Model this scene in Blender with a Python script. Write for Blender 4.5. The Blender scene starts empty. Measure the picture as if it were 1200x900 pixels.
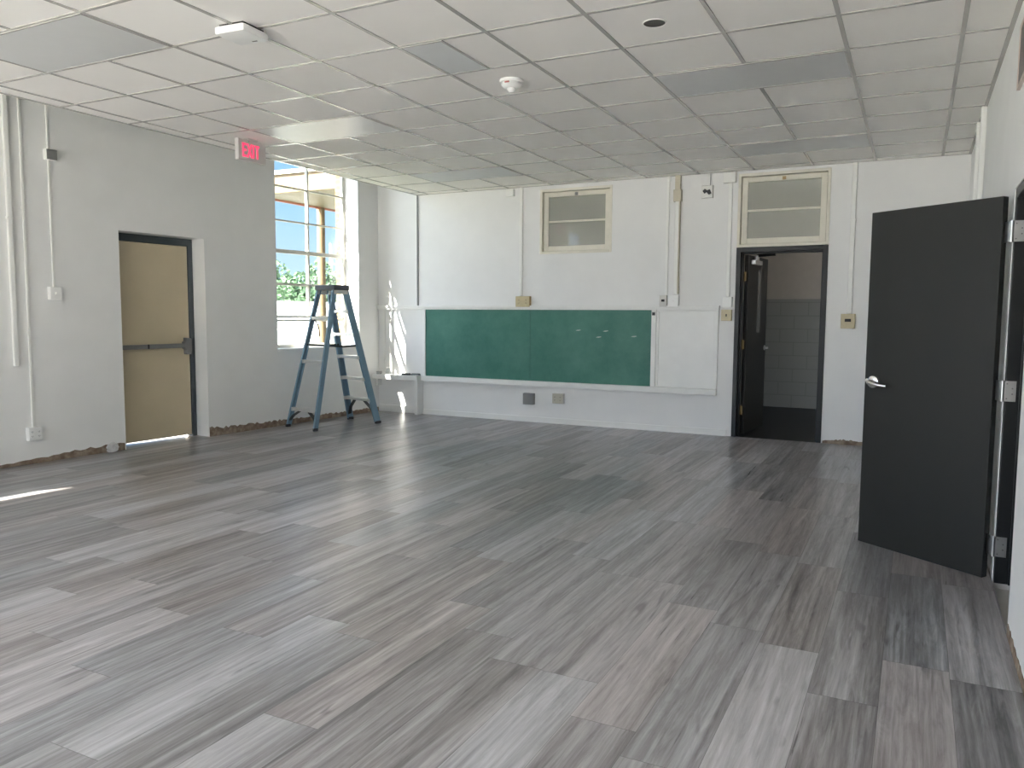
import bpy, bmesh, math, random
from mathutils import Matrix, Vector
random.seed(7)
PI = math.pi
SC = bpy.context.scene
COL = SC.collection

# ------------------------------------------------------------------ helpers
class MB:
    """collects shapes into one bmesh"""
    def __init__(s): s.bm = bmesh.new()
    def box(s, x0, x1, y0, y1, z0, z1, M=None, bev=0):
        vs = [s.bm.verts.new(p) for p in ((x0,y0,z0),(x1,y0,z0),(x1,y1,z0),(x0,y1,z0),(x0,y0,z1),(x1,y0,z1),(x1,y1,z1),(x0,y1,z1))]
        fs = [s.bm.faces.new([vs[i] for i in f]) for f in ((3,2,1,0),(4,5,6,7),(0,1,5,4),(1,2,6,5),(2,3,7,6),(3,0,4,7))]
        if bev > 0:
            es = {e for f in fs for e in f.edges}
            r = bmesh.ops.bevel(s.bm, geom=list(es), offset=bev, segments=2, affect='EDGES', profile=.6)
            vs = list({v for v in r['verts']} | {v for v in vs if v.is_valid})
        if M: bmesh.ops.transform(s.bm, matrix=M, verts=[v for v in vs if v.is_valid])
        return s
    def tube(s, pts, r, n=10, cap=True):
        pts = [Vector(p) for p in pts]; rings = []
        for i, p in enumerate(pts):
            a = pts[max(i-1,0)]; b = pts[min(i+1,len(pts)-1)]
            t = (b-a).normalized()
            u = t.orthogonal().normalized() if i == 0 else (u - t*u.dot(t)).normalized()
            w = t.cross(u)
            rr = r[i] if isinstance(r, (list,tuple)) else r
            rings.append([s.bm.verts.new(p + (u*math.cos(2*PI*k/n)+w*math.sin(2*PI*k/n))*rr) for k in range(n)])
        for a, b in zip(rings, rings[1:]):
            for k in range(n): s.bm.faces.new((a[k],a[(k+1)%n],b[(k+1)%n],b[k]))
        if cap:
            s.bm.faces.new(rings[0][::-1]); s.bm.faces.new(rings[-1])
        return s
    def lathe(s, prof, M=None, n=24, cap=True):
        """prof = (radius, z) pairs, turned about z"""
        rings = []; new = []
        for r, z in prof:
            if r < 1e-6:
                v = s.bm.verts.new((0,0,z)); rings.append([v]*n); new.append(v)
            else:
                ring = [s.bm.verts.new((r*math.cos(2*PI*k/n), r*math.sin(2*PI*k/n), z)) for k in range(n)]
                rings.append(ring); new += ring
        for a, b in zip(rings, rings[1:]):
            for k in range(n):
                q = []
                for v in (a[k],a[(k+1)%n],b[(k+1)%n],b[k]):
                    if v not in q: q.append(v)
                if len(q) > 2: s.bm.faces.new(q)
        for ring, rev in ((rings[0],True),(rings[-1],False)) if cap else ():
            if ring[0] is not ring[1]: s.bm.faces.new(ring[::-1] if rev else ring)
        if M: bmesh.ops.transform(s.bm, matrix=M, verts=new)
        return s
    def prism(s, poly, h0, h1, M=None):
        """polygon in x,y extruded along z"""
        a = [s.bm.verts.new((p[0],p[1],h0)) for p in poly]; b = [s.bm.verts.new((p[0],p[1],h1)) for p in poly]
        s.bm.faces.new(a[::-1]); s.bm.faces.new(b)
        n = len(poly)
        for k in range(n): s.bm.faces.new((a[k],a[(k+1)%n],b[(k+1)%n],b[k]))
        if M: bmesh.ops.transform(s.bm, matrix=M, verts=a+b)
        return s
    def beam(s, p0, p1, w, d, side=(1,0,0)):
        """rectangular bar from p0 to p1, w wide along side, d deep across"""
        p0 = Vector(p0); p1 = Vector(p1); t = (p1-p0).normalized(); sd = Vector(side); sd = (sd - t*sd.dot(t)).normalized(); o = t.cross(sd)
        rings = [[s.bm.verts.new(p + sd*(a*w/2) + o*(b*d/2)) for a, b in ((-1,-1),(1,-1),(1,1),(-1,1))] for p in (p0,p1)]
        s.bm.faces.new(rings[0][::-1]); s.bm.faces.new(rings[1])
        for k in range(4): s.bm.faces.new((rings[0][k],rings[0][(k+1)%4],rings[1][(k+1)%4],rings[1][k]))
        return s
    def build(s, name, mat, parent=None, M=None, smooth=False, bevel=0, stuff=False):
        bmesh.ops.recalc_face_normals(s.bm, faces=s.bm.faces[:])
        me = bpy.data.meshes.new(name); s.bm.to_mesh(me); s.bm.free()
        me.materials.append(mat)
        if smooth:
            for p in me.polygons: p.use_smooth = True
        o = bpy.data.objects.new(name, me); COL.objects.link(o)
        if parent: o.parent = parent
        if M: o.matrix_local = M
        if smooth:
            m = o.modifiers.new('edge', 'EDGE_SPLIT'); m.split_angle = math.radians(38)
        if bevel:
            m = o.modifiers.new('bevel', 'BEVEL'); m.width = bevel; m.segments = 2; m.limit_method = 'ANGLE'
        return o

def tag(o, label=None, cat=None, group=None, kind=None):
    if label: o['label'] = label
    if cat: o['category'] = cat
    if group: o['group'] = group
    if kind: o['kind'] = kind
    return o
def thing(name, label, cat, M=None, group=None, kind=None):
    o = bpy.data.objects.new(name, None); COL.objects.link(o); o.empty_display_size = .1
    if M: o.matrix_world = M
    return tag(o, label, cat, group, kind)
def T(x, y, z): return Matrix.Translation((x,y,z))
def RZ(a): return Matrix.Rotation(a, 4, 'Z')
def RX(a): return Matrix.Rotation(a, 4, 'X')
def RY(a): return Matrix.Rotation(a, 4, 'Y')

# ------------------------------------------------------------------ room frames (metres; floor top at FZ)
FZ = .012
CE = 3.0                      # hung ceiling
D = 9.18                      # far wall
XR = .25                      # right wall
XC = -6.29                    # free edge of hung ceiling
YF = -2.9                     # wall behind the camera
HW = 4.95                     # full wall height (above the hung ceiling)
CX, CY = -6.945, 9.18         # far left corner
dx, dy = -.06412, -.99794
LEFT = Matrix(((dx, -dy, 0, CX), (dy, dx, 0, CY), (0,0,1,0), (0,0,0,1)))     # local x = along the wall towards the camera, y = into the room
def L(s, z, n=0): return LEFT @ T(s, n, z)
def B(x, z, n=0): return T(x, D-n, z) @ RZ(PI)          # far wall: local x = -X, y = into the room
def Rw(y, z, n=0): return T(XR-n, y, z) @ RZ(PI/2)      # right wall: local x = +Y, y = into the room

# ------------------------------------------------------------------ materials
def new_mat(name):
    m = bpy.data.materials.new(name); m.use_nodes = True
    nt = m.node_tree; return m, nt, nt.nodes, nt.links, nt.nodes['Principled BSDF']
def mat(name, col, rough=.5, metal=0, var=0, scale=8, bump=0, bscale=60, spec=.5, stretch=None, coat=0):
    m, nt, N, K, P = new_mat(name)
    P.inputs['Base Color'].default_value = (*col, 1); P.inputs['Roughness'].default_value = rough
    P.inputs['Metallic'].default_value = metal; P.inputs['Specular IOR Level'].default_value = spec
    P.inputs['Coat Weight'].default_value = coat
    tc = N.new('ShaderNodeTexCoord'); src = tc.outputs['Object']
    if stretch:
        mp = N.new('ShaderNodeMapping'); mp.inputs['Scale'].default_value = stretch; K.new(src, mp.inputs['Vector']); src = mp.outputs['Vector']
    if var:
        n = N.new('ShaderNodeTexNoise'); n.inputs['Scale'].default_value = scale; n.inputs['Detail'].default_value = 5; K.new(src, n.inputs['Vector'])
        r = N.new('ShaderNodeMapRange'); r.inputs['From Min'].default_value = .3; r.inputs['From Max'].default_value = .7
        r.inputs['To Min'].default_value = 1-var; r.inputs['To Max'].default_value = 1+var*.5; K.new(n.outputs['Fac'], r.inputs['Value'])
        v = N.new('ShaderNodeVectorMath'); v.operation = 'SCALE'; v.inputs[0].default_value = col; K.new(r.outputs['Result'], v.inputs['Scale'])
        K.new(v.outputs['Vector'], P.inputs['Base Color'])
    if bump:
        n = N.new('ShaderNodeTexNoise'); n.inputs['Scale'].default_value = bscale; n.inputs['Detail'].default_value = 4; K.new(src, n.inputs['Vector'])
        b = N.new('ShaderNodeBump'); b.inputs['Strength'].default_value = bump; b.inputs['Distance'].default_value = .01
        K.new(n.outputs['Fac'], b.inputs['Height']); K.new(b.outputs['Normal'], P.inputs['Normal'])
    return m
M = {}
M['wall'] = mat('painted_wall', (.81,.81,.80), .55, var=.03, scale=3, bump=.06, bscale=45)
M['trim'] = mat('white_trim_paint', (.82,.82,.80), .4, var=.03, scale=6)
M['deck'] = mat('upper_ceiling_paint', (.72,.71,.68), .8, var=.04)
M['tile'] = mat('ceiling_tile', (.92,.90,.865), .9, var=.03, scale=1.3, bump=.15, bscale=260)
M['grid'] = mat('ceiling_grid', (.44,.43,.405), .26)
M['diffuser'] = mat('light_diffuser', (.64,.65,.65), .36, var=.02)
M['offwhite'] = mat('aged_offwhite_wood', (.74,.71,.62), .5, var=.06, scale=10)
M['raceway'] = mat('white_raceway', (.84,.84,.81), .4)
M['beige_metal'] = mat('beige_conduit', (.52,.48,.38), .45, var=.05)
M['plastic'] = mat('white_plastic', (.86,.86,.84), .35)
M['ivory'] = mat('ivory_plastic', (.52,.45,.28), .4, var=.06, scale=30)
M['brass'] = mat('old_brass', (.36,.25,.11), .4, metal=.5, var=.15, scale=40)
M['greybox'] = mat('grey_box', (.20,.205,.205), .5, var=.05)
M['darkslot'] = mat('dark_slot', (.02,.02,.02), .6)
M['steel'] = mat('brushed_steel', (.62,.62,.61), .3, metal=1, var=.05, scale=30)
M['chrome'] = mat('satin_chrome', (.75,.75,.74), .18, metal=1)
M['alu'] = mat('aluminium_step', (.66,.66,.64), .38, metal=.7, var=.06, scale=30)
M['black_door'] = mat('charcoal_door_paint', (.0095,.010,.0092), .48, spec=.34, var=.10, scale=2.5, bump=.02, bscale=90)
M['dark_frame'] = mat('dark_frame_paint', (.008,.009,.0095), .42, spec=.3, var=.08)
M['exit_frame'] = mat('slate_frame_paint', (.052,.066,.074), .4, var=.06)
M['beige_door'] = mat('beige_door_paint', (.56,.48,.335), .5, var=.05, scale=3)
M['bar_grey'] = mat('panic_bar_grey', (.22,.22,.22), .4, metal=.5)
M['fibre'] = mat('blue_fibreglass', (.17,.28,.37), .5, var=.12, scale=14, stretch=(1,1,.4))
M['cap'] = mat('ladder_cap_plastic', (.055,.062,.08), .5, var=.25, scale=60)
M['darkbar'] = mat('dark_spreader', (.06,.07,.07), .5, metal=.4)
M['rubber'] = mat('dark_rubber', (.04,.04,.045), .7)
M['winpaint'] = mat('window_paint', (.66,.64,.58), .5, var=.08, scale=12)
M['signgrey'] = mat('sign_housing', (.62,.60,.57), .5)
M['glue'] = None
M['plaster'] = mat('plaster_chunk', (.66,.66,.66), .8, var=.15, scale=25)
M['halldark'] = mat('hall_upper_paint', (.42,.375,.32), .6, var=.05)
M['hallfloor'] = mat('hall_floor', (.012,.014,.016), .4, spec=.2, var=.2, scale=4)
M['concrete'] = mat('sunlit_concrete', (.80,.78,.74), .9, var=.10, scale=.6)
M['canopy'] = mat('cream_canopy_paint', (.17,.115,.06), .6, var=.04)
M['bark'] = mat('tree_bark', (.13,.10,.07), .9, var=.3)
M['pole'] = mat('weathered_pole', (.22,.20,.18), .9, var=.2)
M['carpaint'] = mat('white_car_paint', (.80,.80,.80), .25, coat=.4)
M['carglass'] = mat('car_glass', (.30,.33,.34), .08)
M['tyre'] = mat('tyre_rubber', (.03,.03,.03), .8)
M['eraser'] = mat('felt_eraser', (.07,.08,.08), .9, var=.2, scale=60)
M['eraser2'] = mat('grey_felt', (.25,.29,.30), .9, var=.2, scale=60)
M['purlin'] = mat('pale_pink_frame', (.60,.50,.45), .5)
M['plaque'] = mat('dark_plaque', (.10,.075,.07), .4)
M['silver'] = mat('closer_silver', (.55,.55,.56), .3, metal=.9)
M['hallglass'] = mat('dull_vision_glass', (.12,.125,.12), .15)

def mk_glue():
    m, nt, N, K, P = new_mat('brown_adhesive')
    tc = N.new('ShaderNodeTexCoord'); n = N.new('ShaderNodeTexNoise'); n.inputs['Scale'].default_value = 14; n.inputs['Detail'].default_value = 8
    K.new(tc.outputs['Object'], n.inputs['Vector'])
    r = N.new('ShaderNodeValToRGB'); e = r.color_ramp.elements
    e[0].position = .34; e[0].color = (.15,.10,.07,1); e[1].position = .66; e[1].color = (.32,.27,.21,1)
    x = r.color_ramp.elements.new(.5); x.color = (.22,.165,.12,1)
    K.new(n.outputs['Fac'], r.inputs['Fac']); K.new(r.outputs['Color'], P.inputs['Base Color']); P.inputs['Roughness'].default_value = .85
    return m
M['glue'] = mk_glue()

def mk_board():
    m, nt, N, K, P = new_mat('green_chalkboard')
    tc = N.new('ShaderNodeTexCoord')
    n = N.new('ShaderNodeTexNoise'); n.inputs['Scale'].default_value = 2.2; n.inputs['Detail'].default_value = 7; n.inputs['Roughness'].default_value = .7
    K.new(tc.outputs['Object'], n.inputs['Vector'])
    r = N.new('ShaderNodeValToRGB'); e = r.color_ramp.elements
    e[0].position = .30; e[0].color = (.040,.155,.122,1); e[1].position = .78; e[1].color = (.095,.245,.20,1)
    K.new(n.outputs['Fac'], r.inputs['Fac']); K.new(r.outputs['Color'], P.inputs['Base Color'])
    P.inputs['Roughness'].default_value = .45; P.inputs['Specular IOR Level'].default_value = .25
    return m
M['board'] = mk_board()

def mk_floor():
    m, nt, N, K, P = new_mat('grey_plank_floor')
    W, LEN = .235, 1.22
    def math_(op, a, b=None, c=None):
        n = N.new('ShaderNodeMath'); n.operation = op
        for i, v in enumerate((a, b, c)):
            if v is None: continue
            if isinstance(v, (int,float)): n.inputs[i].default_value = v
            else: K.new(v, n.inputs[i])
        return n.outputs[0]
    def comb(x, y, z=0):
        n = N.new('ShaderNodeCombineXYZ')
        for i, v in enumerate((x,y,z)):
            if isinstance(v, (int,float)): n.inputs[i].default_value = v
            else: K.new(v, n.inputs[i])
        return n.outputs[0]
    def noise(vec, sc, det=4, ro=.6, dist=0):
        n = N.new('ShaderNodeTexNoise'); n.inputs['Scale'].default_value = sc; n.inputs['Detail'].default_value = det
        n.inputs['Roughness'].default_value = ro; n.inputs['Distortion'].default_value = dist
        K.new(vec, n.inputs['Vector']); return n.outputs['Fac']
    tc = N.new('ShaderNodeTexCoord'); sp = N.new('ShaderNodeSeparateXYZ'); K.new(tc.outputs['Object'], sp.inputs[0])
    X, Y = sp.outputs[0], sp.outputs[1]
    u = math_('DIVIDE', math_('ADD', X, -.01), W); col = math_('FLOOR', u); fu = math_('FRACT', u)
    wn = N.new('ShaderNodeTexWhiteNoise'); wn.noise_dimensions = '1D'; K.new(col, wn.inputs['W'])
    v = math_('ADD', math_('DIVIDE', Y, LEN), math_('MULTIPLY', wn.outputs['Value'], 7.31)); row = math_('FLOOR', v); fv = math_('FRACT', v)
    w2 = N.new('ShaderNodeTexWhiteNoise'); w2.noise_dimensions = '2D'; K.new(comb(col, row), w2.inputs['Vector'])
    idv = w2.outputs['Value']; idc = N.new('ShaderNodeSeparateColor'); K.new(w2.outputs['Color'], idc.inputs[0])
    off = math_('MULTIPLY', idv, 91.7)
    # broad lengthwise streaks, cathedral figure, fine fibre
    g1 = noise(comb(math_('ADD', math_('MULTIPLY', X, 13), off), math_('MULTIPLY', Y, .55), off), 1, 3, .55, .6)
    g2 = noise(comb(math_('ADD', math_('MULTIPLY', X, 70), off), math_('MULTIPLY', Y, 1.6), off), 1, 5, .65, .2)
    g3 = noise(comb(math_('ADD', math_('MULTIPLY', X, 26), off), math_('MULTIPLY', Y, 2.2), off), 1, 6, .7, 1.6)
    tone = math_('ADD', math_('MULTIPLY', idv, .26), math_('MULTIPLY', g1, .80))
    tone = math_('ADD', tone, math_('MULTIPLY', math_('SUBTRACT', g2, .5), .62))
    tone = math_('ADD', tone, math_('MULTIPLY', math_('SUBTRACT', g3, .5), .62))
    r = N.new('ShaderNodeValToRGB'); e = r.color_ramp.elements
    e[0].position = .16; e[0].color = (.066,.064,.066,1); e[1].position = .92; e[1].color = (.52,.52,.535,1)
    a = e.new(.42); a.color = (.195,.190,.193,1); b = e.new(.64); b.color = (.335,.332,.342,1)
    K.new(tone, r.inputs['Fac'])
    # dark knots / cracks along the grain
    k = noise(comb(math_('ADD', math_('MULTIPLY', X, 9), off), math_('MULTIPLY', Y, 1.1), off), 1, 2, .5, 2.2)
    kr = N.new('ShaderNodeMapRange'); kr.inputs['From Min'].default_value = .66; kr.inputs['From Max'].default_value = .78; K.new(k, kr.inputs['Value'])
    # joints
    eu = math_('MINIMUM', fu, math_('SUBTRACT', 1, fu)); ev = math_('MINIMUM', fv, math_('SUBTRACT', 1, fv))
    ju = math_('LESS_THAN', math_('MULTIPLY', eu, W), .0011); jv = math_('LESS_THAN', math_('MULTIPLY', ev, LEN), .0014)
    joint = math_('MAXIMUM', ju, jv)
    dk = math_('SUBTRACT', 1, math_('MAXIMUM', math_('MULTIPLY', joint, .5), math_('MULTIPLY', kr.outputs['Result'], .5)))
    # slightly warm / cool planks
    hue = N.new('ShaderNodeMix'); hue.data_type = 'RGBA'; K.new(idc.outputs[1], hue.inputs['Factor'])
    hue.inputs['A'].default_value = (1.07,.99,.965,1); hue.inputs['B'].default_value = (.97,1.0,1.03,1)
    m1 = N.new('ShaderNodeVectorMath'); m1.operation = 'MULTIPLY'; K.new(r.outputs['Color'], m1.inputs[0]); K.new(hue.outputs['Result'], m1.inputs[1])
    m2 = N.new('ShaderNodeVectorMath'); m2.operation = 'SCALE'; K.new(m1.outputs['Vector'], m2.inputs[0]); K.new(dk, m2.inputs['Scale'])
    # pale scuffs and dust left by the works
    d1 = noise(tc.outputs['Object'], 1.1, 6, .7); dr = N.new('ShaderNodeMapRange'); dr.inputs['From Min'].default_value = .5; dr.inputs['From Max'].default_value = .8
    dr.inputs['To Max'].default_value = .22; K.new(d1, dr.inputs['Value'])
    mx = N.new('ShaderNodeMix'); mx.data_type = 'RGBA'; K.new(dr.outputs['Result'], mx.inputs['Factor']); K.new(m2.outputs['Vector'], mx.inputs['A']); mx.inputs['B'].default_value = (.36,.35,.34,1)
    K.new(mx.outputs['Result'], P.inputs['Base Color'])
    rr = N.new('ShaderNodeMapRange'); rr.inputs['To Min'].default_value = .22; rr.inputs['To Max'].default_value = .40; K.new(g2, rr.inputs['Value'])
    K.new(rr.outputs['Result'], P.inputs['Roughness'])
    P.inputs['Specular IOR Level'].default_value = .5
    bp = N.new('ShaderNodeBump'); bp.inputs['Strength'].default_value = .10; bp.inputs['Distance'].default_value = .004
    K.new(math_('SUBTRACT', g2, joint), bp.inputs['Height']); K.new(bp.outputs['Normal'], P.inputs['Normal'])
    return m
M['floor'] = mk_floor()

def mk_brick(name, c1, c2, mortar, sx, sy, axes):
    m, nt, N, K, P = new_mat(name)
    tc = N.new('ShaderNodeTexCoord'); sp = N.new('ShaderNodeSeparateXYZ'); K.new(tc.outputs['Object'], sp.inputs[0])
    cb = N.new('ShaderNodeCombineXYZ'); 
    if axes[0] == 's':
        ad = N.new('ShaderNodeMath'); K.new(sp.outputs[0], ad.inputs[0]); K.new(sp.outputs[1], ad.inputs[1]); K.new(ad.outputs[0], cb.inputs[0])
    else: K.new(sp.outputs[axes[0]], cb.inputs[0])
    K.new(sp.outputs[axes[1]], cb.inputs[1])
    b = N.new('ShaderNodeTexBrick'); K.new(cb.outputs[0], b.inputs['Vector']); b.inputs['Scale'].default_value = 1
    b.inputs['Brick Width'].default_value = sx; b.inputs['Row Height'].default_value = sy; b.inputs['Mortar Size'].default_value = .006
    b.inputs['Color1'].default_value = (*c1,1); b.inputs['Color2'].default_value = (*c2,1); b.inputs['Mortar'].default_value = (*mortar,1)
    K.new(b.outputs['Color'], P.inputs['Base Color']); P.inputs['Roughness'].default_value = .85
    bp = N.new('ShaderNodeBump'); bp.inputs['Strength'].default_value = .3; bp.inputs['Distance'].default_value = .005; bp.invert = True
    K.new(b.outputs['Fac'], bp.inputs['Height']); K.new(bp.outputs['Normal'], P.inputs['Normal'])
    return m
M['brick'] = mk_brick('yellow_brick', (.20,.125,.045), (.15,.09,.03), (.20,.17,.12), .21, .075, ('s',2))
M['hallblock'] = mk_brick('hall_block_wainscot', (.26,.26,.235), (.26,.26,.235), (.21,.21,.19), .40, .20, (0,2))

def mk_glass(name, tint, gl):
    m = bpy.data.materials.new(name); m.use_nodes = True; nt = m.node_tree; N = nt.nodes; K = nt.links; N.clear()
    o = N.new('ShaderNodeOutputMaterial'); t = N.new('ShaderNodeBsdfTransparent'); t.inputs[0].default_value = (*tint,1)
    g = N.new('ShaderNodeBsdfGlossy'); g.inputs['Roughness'].default_value = .02
    f = N.new('ShaderNodeLayerWeight'); f.inputs['Blend'].default_value = .5
    pw = N.new('ShaderNodeMath'); pw.operation = 'POWER'; pw.inputs[1].default_value = 5; K.new(f.outputs['Facing'], pw.inputs[0])
    s = N.new('ShaderNodeMath'); s.operation = 'MULTIPLY_ADD'; s.inputs[1].default_value = .9; s.inputs[2].default_value = .04*gl; s.use_clamp = True; K.new(pw.outputs[0], s.inputs[0])
    mx = N.new('ShaderNodeMixShader'); K.new(s.outputs[0], mx.inputs[0]); K.new(t.outputs[0], mx.inputs[1]); K.new(g.outputs[0], mx.inputs[2]); K.new(mx.outputs[0], o.inputs[0])
    return m
M['glass'] = mk_glass('window_glass', (.96,.97,.97), 1.0)
M['trglass'] = mk_glass('transom_glass', (.80,.82,.78), 2.0)
def whiten(m, amount):
    nt = m.node_tree; N = nt.nodes; K = nt.links; o = N['Material Output']; src = o.inputs[0].links[0].from_socket
    d = N.new('ShaderNodeBsdfDiffuse'); d.inputs[0].default_value = (.66,.66,.60,1); mx = N.new('ShaderNodeMixShader'); mx.inputs[0].default_value = amount
    K.new(src, mx.inputs[1]); K.new(d.outputs[0], mx.inputs[2]); K.new(mx.outputs[0], o.inputs[0])
whiten(M['trglass'], .42)  # pale diffuse mixed into the transom panes

def mk_leaf(name, c):
    m, nt, N, K, P = new_mat(name)
    tc = N.new('ShaderNodeTexCoord'); n = N.new('ShaderNodeTexNoise'); n.inputs['Scale'].default_value = 1.6; K.new(tc.outputs['Object'], n.inputs['Vector'])
    r = N.new('ShaderNodeValToRGB'); e = r.color_ramp.elements
    e[0].position = .35; e[0].color = (*[q*.6 for q in c],1); e[1].position = .65; e[1].color = (*c,1)
    K.new(n.outputs['Fac'], r.inputs['Fac']); K.new(r.outputs['Color'], P.inputs['Base Color']); P.inputs['Roughness'].default_value = .7
    return m
M['leaf'] = mk_leaf('tree_leaves', (.075,.15,.07))

def mk_red():
    m, nt, N, K, P = new_mat('lit_red_letter')
    P.inputs['Base Color'].default_value = (.5,.02,.05,1); P.inputs['Emission Color'].default_value = (1,.07,.17,1); P.inputs['Emission Strength'].default_value = .75
    return m
M['red'] = mk_red()

# ------------------------------------------------------------------ walls with openings
def pierced(name, mb, x0, x1, z0, z1, y_in, y_out, holes, mtl, Mx, extra=None):
    xs = sorted({x0, x1, *[h[0] for h in holes], *[h[1] for h in holes]}); zs = sorted({z0, z1, *[h[2] for h in holes], *[h[3] for h in holes]})
    xs = [x for x in xs if x0 <= x <= x1]; zs = [z for z in zs if z0 <= z <= z1]
    def solid(i, j):
        if i < 0 or j < 0 or i >= len(xs)-1 or j >= len(zs)-1: return False
        cx = (xs[i]+xs[i+1])/2; cz = (zs[j]+zs[j+1])/2
        return not any(h[0] < cx < h[1] and h[2] < cz < h[3] for h in holes)
    cache = {}
    def V(x, y, z):
        k = (round(x,5), round(y,5), round(z,5))
        if k not in cache: cache[k] = mb.bm.verts.new((x,y,z))
        return cache[k]
    for i in range(len(xs)-1):
        for j in range(len(zs)-1):
            if not solid(i,j): continue
            a, b, c, d = xs[i], xs[i+1], zs[j], zs[j+1]
            for y in (y_in, y_out): mb.bm.faces.new([V(a,y,c),V(b,y,c),V(b,y,d),V(a,y,d)])
            if not solid(i-1,j): mb.bm.faces.new([V(a,y_in,c),V(a,y_out,c),V(a,y_out,d),V(a,y_in,d)])
            if not solid(i+1,j): mb.bm.faces.new([V(b,y_in,c),V(b,y_out,c),V(b,y_out,d),V(b,y_in,d)])
            if not solid(i,j-1): mb.bm.faces.new([V(a,y_in,c),V(b,y_in,c),V(b,y_out,c),V(a,y_out,c)])
            if not solid(i,j+1): mb.bm.faces.new([V(a,y_in,d),V(b,y_in,d),V(b,y_out,d),V(a,y_out,d)])
    if extra: extra(mb)
    return mb.build(name, mtl, None, Mx)

WA = (.41, 1.88, .95, 4.0)          # the window in view
NI = (2.907, 3.906, -.03, 2.19)     # niche of the exit door
NEAR = [(8.0, 9.95, .30, 4.62), (10.15, 11.9, .30, 4.62)]   # windows beside the camera
SL = 12.4
TH = .26                            # inner plaster leaf; brick skin outside it
# floor
mb = MB(); mb.box(-8.2, XR+.0, YF-.1, D, -.06, FZ); o = mb.build('floor', M['floor']); tag(o, 'grey wood-look plank floor of the empty classroom', 'floor', kind='structure')

def extra_left(mb):
    mb.box(3.906, 8.5, 0, .003, 1.492, 1.500); mb.box(1.88, 2.907, 0, .003, 1.480, 1.488)      # faint old joint line under the paint
o = pierced('wall_left', MB(), -.2, SL, -.06, HW, 0, -TH, [WA, NI]+NEAR, M['wall'], LEFT, extra_left)
tag(o, 'white painted wall with the exit door and window', 'wall', kind='structure')
o = pierced('wall_outside', MB(), -.2, SL, -.2, HW, -TH-.002, -.41, [WA, (NI[0],NI[1],-.21,NI[3])]+NEAR, M['brick'], LEFT)
tag(o, 'yellow brick outer skin seen past the window frame', 'wall', kind='structure')

T1 = (-4.442, -3.486, 2.150, 2.950)
DR = (-2.0, -1.035, -.03, 2.965)
def extra_back(mb):
    mb.box(-1.035, XR, D-.003, D, 1.500, 1.507)
o = pierced('wall_back', MB(), CX-.45, XR+.2, -.06, HW, D, D+.18, [T1, DR], M['wall'], None, extra_back)
tag(o, 'white far wall carrying the green chalkboard', 'wall', kind='structure')
RD = (3.98, 4.76, -.03, 2.03)
o = pierced('wall_right', MB(), YF, D, -.06, HW, 0, -.2, [RD], M['wall'], Matrix(((0,-1,0,XR),(1,0,0,0),(0,0,1,0),(0,0,0,1))))
tag(o, 'white wall on the right with the open dark door', 'wall', kind='structure')
FWIN = [(-6.6,-4.0,.10,2.9), (-3.8,-1.2,.10,2.9)]  # unseen openings added to light the far wall and ceiling
o = pierced('wall_front', MB(), -8.3, XR+.2, -.06, HW, YF, YF-.2, FWIN, M['wall'], None)
tag(o, 'white wall behind the camera', 'wall', kind='structure')
pA = LEFT @ Vector((-.2,-.41,0)); pB = LEFT @ Vector((SL,-.41,0))
mb = MB(); mb.prism([(pA.x,D+.18),(pB.x,YF-.2),(XR+.2,YF-.2),(XR+.2,D+.18)], HW, HW+.12); o = mb.build('ceiling_deck', M['deck']); tag(o, 'structural ceiling above the hung tiles', 'ceiling', kind='structure')

# ------------------------------------------------------------------ hung ceiling
TT = .6096
Y0 = 4.115                      # grid line j = 0 ; lines x = i*TT
def gx(i): return i*TT
def gy(j): return Y0 + j*TT
mb = MB(); mb.box(XC, XR, YF, D, CE, CE+.018); ceil = mb.build('ceiling', M['tile'])
tag(ceil, 'hung ceiling of white lay-in tiles', 'ceiling', kind='structure')
mb = MB(); gw = .012; gz0, gz1 = CE-.004, CE+.004
for i in range(-10, 1): mb.box(gx(i)-gw, gx(i)+gw, YF, D, gz0, gz1)
for j in range(-15, 9):
    for i in range(-11, 1):
        a = XC if i == -11 else gx(i)+gw; b = XR if i == 0 else gx(i+1)-gw
        mb.box(a, b, gy(j)-gw, gy(j)+gw, gz0+.0005, gz1)
mb.box(XC-.004, XC+.022, YF, D, CE-.005, CE+.06); mb.box(XR-.024, XR, YF, D, CE-.005, CE+.01)
mb.box(XC, XR, D-.022, D, CE-.005, CE+.01)
mb.build('ceiling_grid', M['grid'], ceil)

def lay_in(name, i0, i1, j0, j1, label, cat, group):
    t = thing(name, label, cat, T((gx(i0)+gx(i1))/2, (gy(j0)+gy(j1))/2, CE), group)
    w = (gx(i1)-gx(i0))/2 - gw; h = (gy(j1)-gy(j0))/2 - gw
    mb = MB(); mb.box(-w, w, -h, h, -.0055, -.001); mb.build('diffuser', M['diffuser'], t, bevel=.001)
    mb = MB()
    for s in (-1, 1):
        mb.box(-w-.006, w+.006, s*h-.006, s*h+.006, -.0075, -.0005); mb.box(s*w-.006, s*w+.006, -h+.006, h-.006, -.0075, -.0005)
    mb.build('frame', M['grid'], t)
    return t
g = 'switched-off light panels in the hung ceiling'
lay_in('ceiling_light', -9, -7, -2, -1, 'unlit grey light panel in ceiling, nearest to the left wall and to the camera', 'ceiling light', g)
lay_in('ceiling_light', -9, -7, 2, 3, 'bright white-looking light panel in ceiling beside the EXIT sign', 'ceiling light', g)
lay_in('ceiling_light', -9, -7, 6, 7, 'pale light panel in ceiling near the far wall, left of the small high window', 'ceiling light', g)
lay_in('ceiling_light', -3, -1, 2, 3, 'dull grey light panel in ceiling between the round hole and the right wall', 'ceiling light', g)
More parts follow.
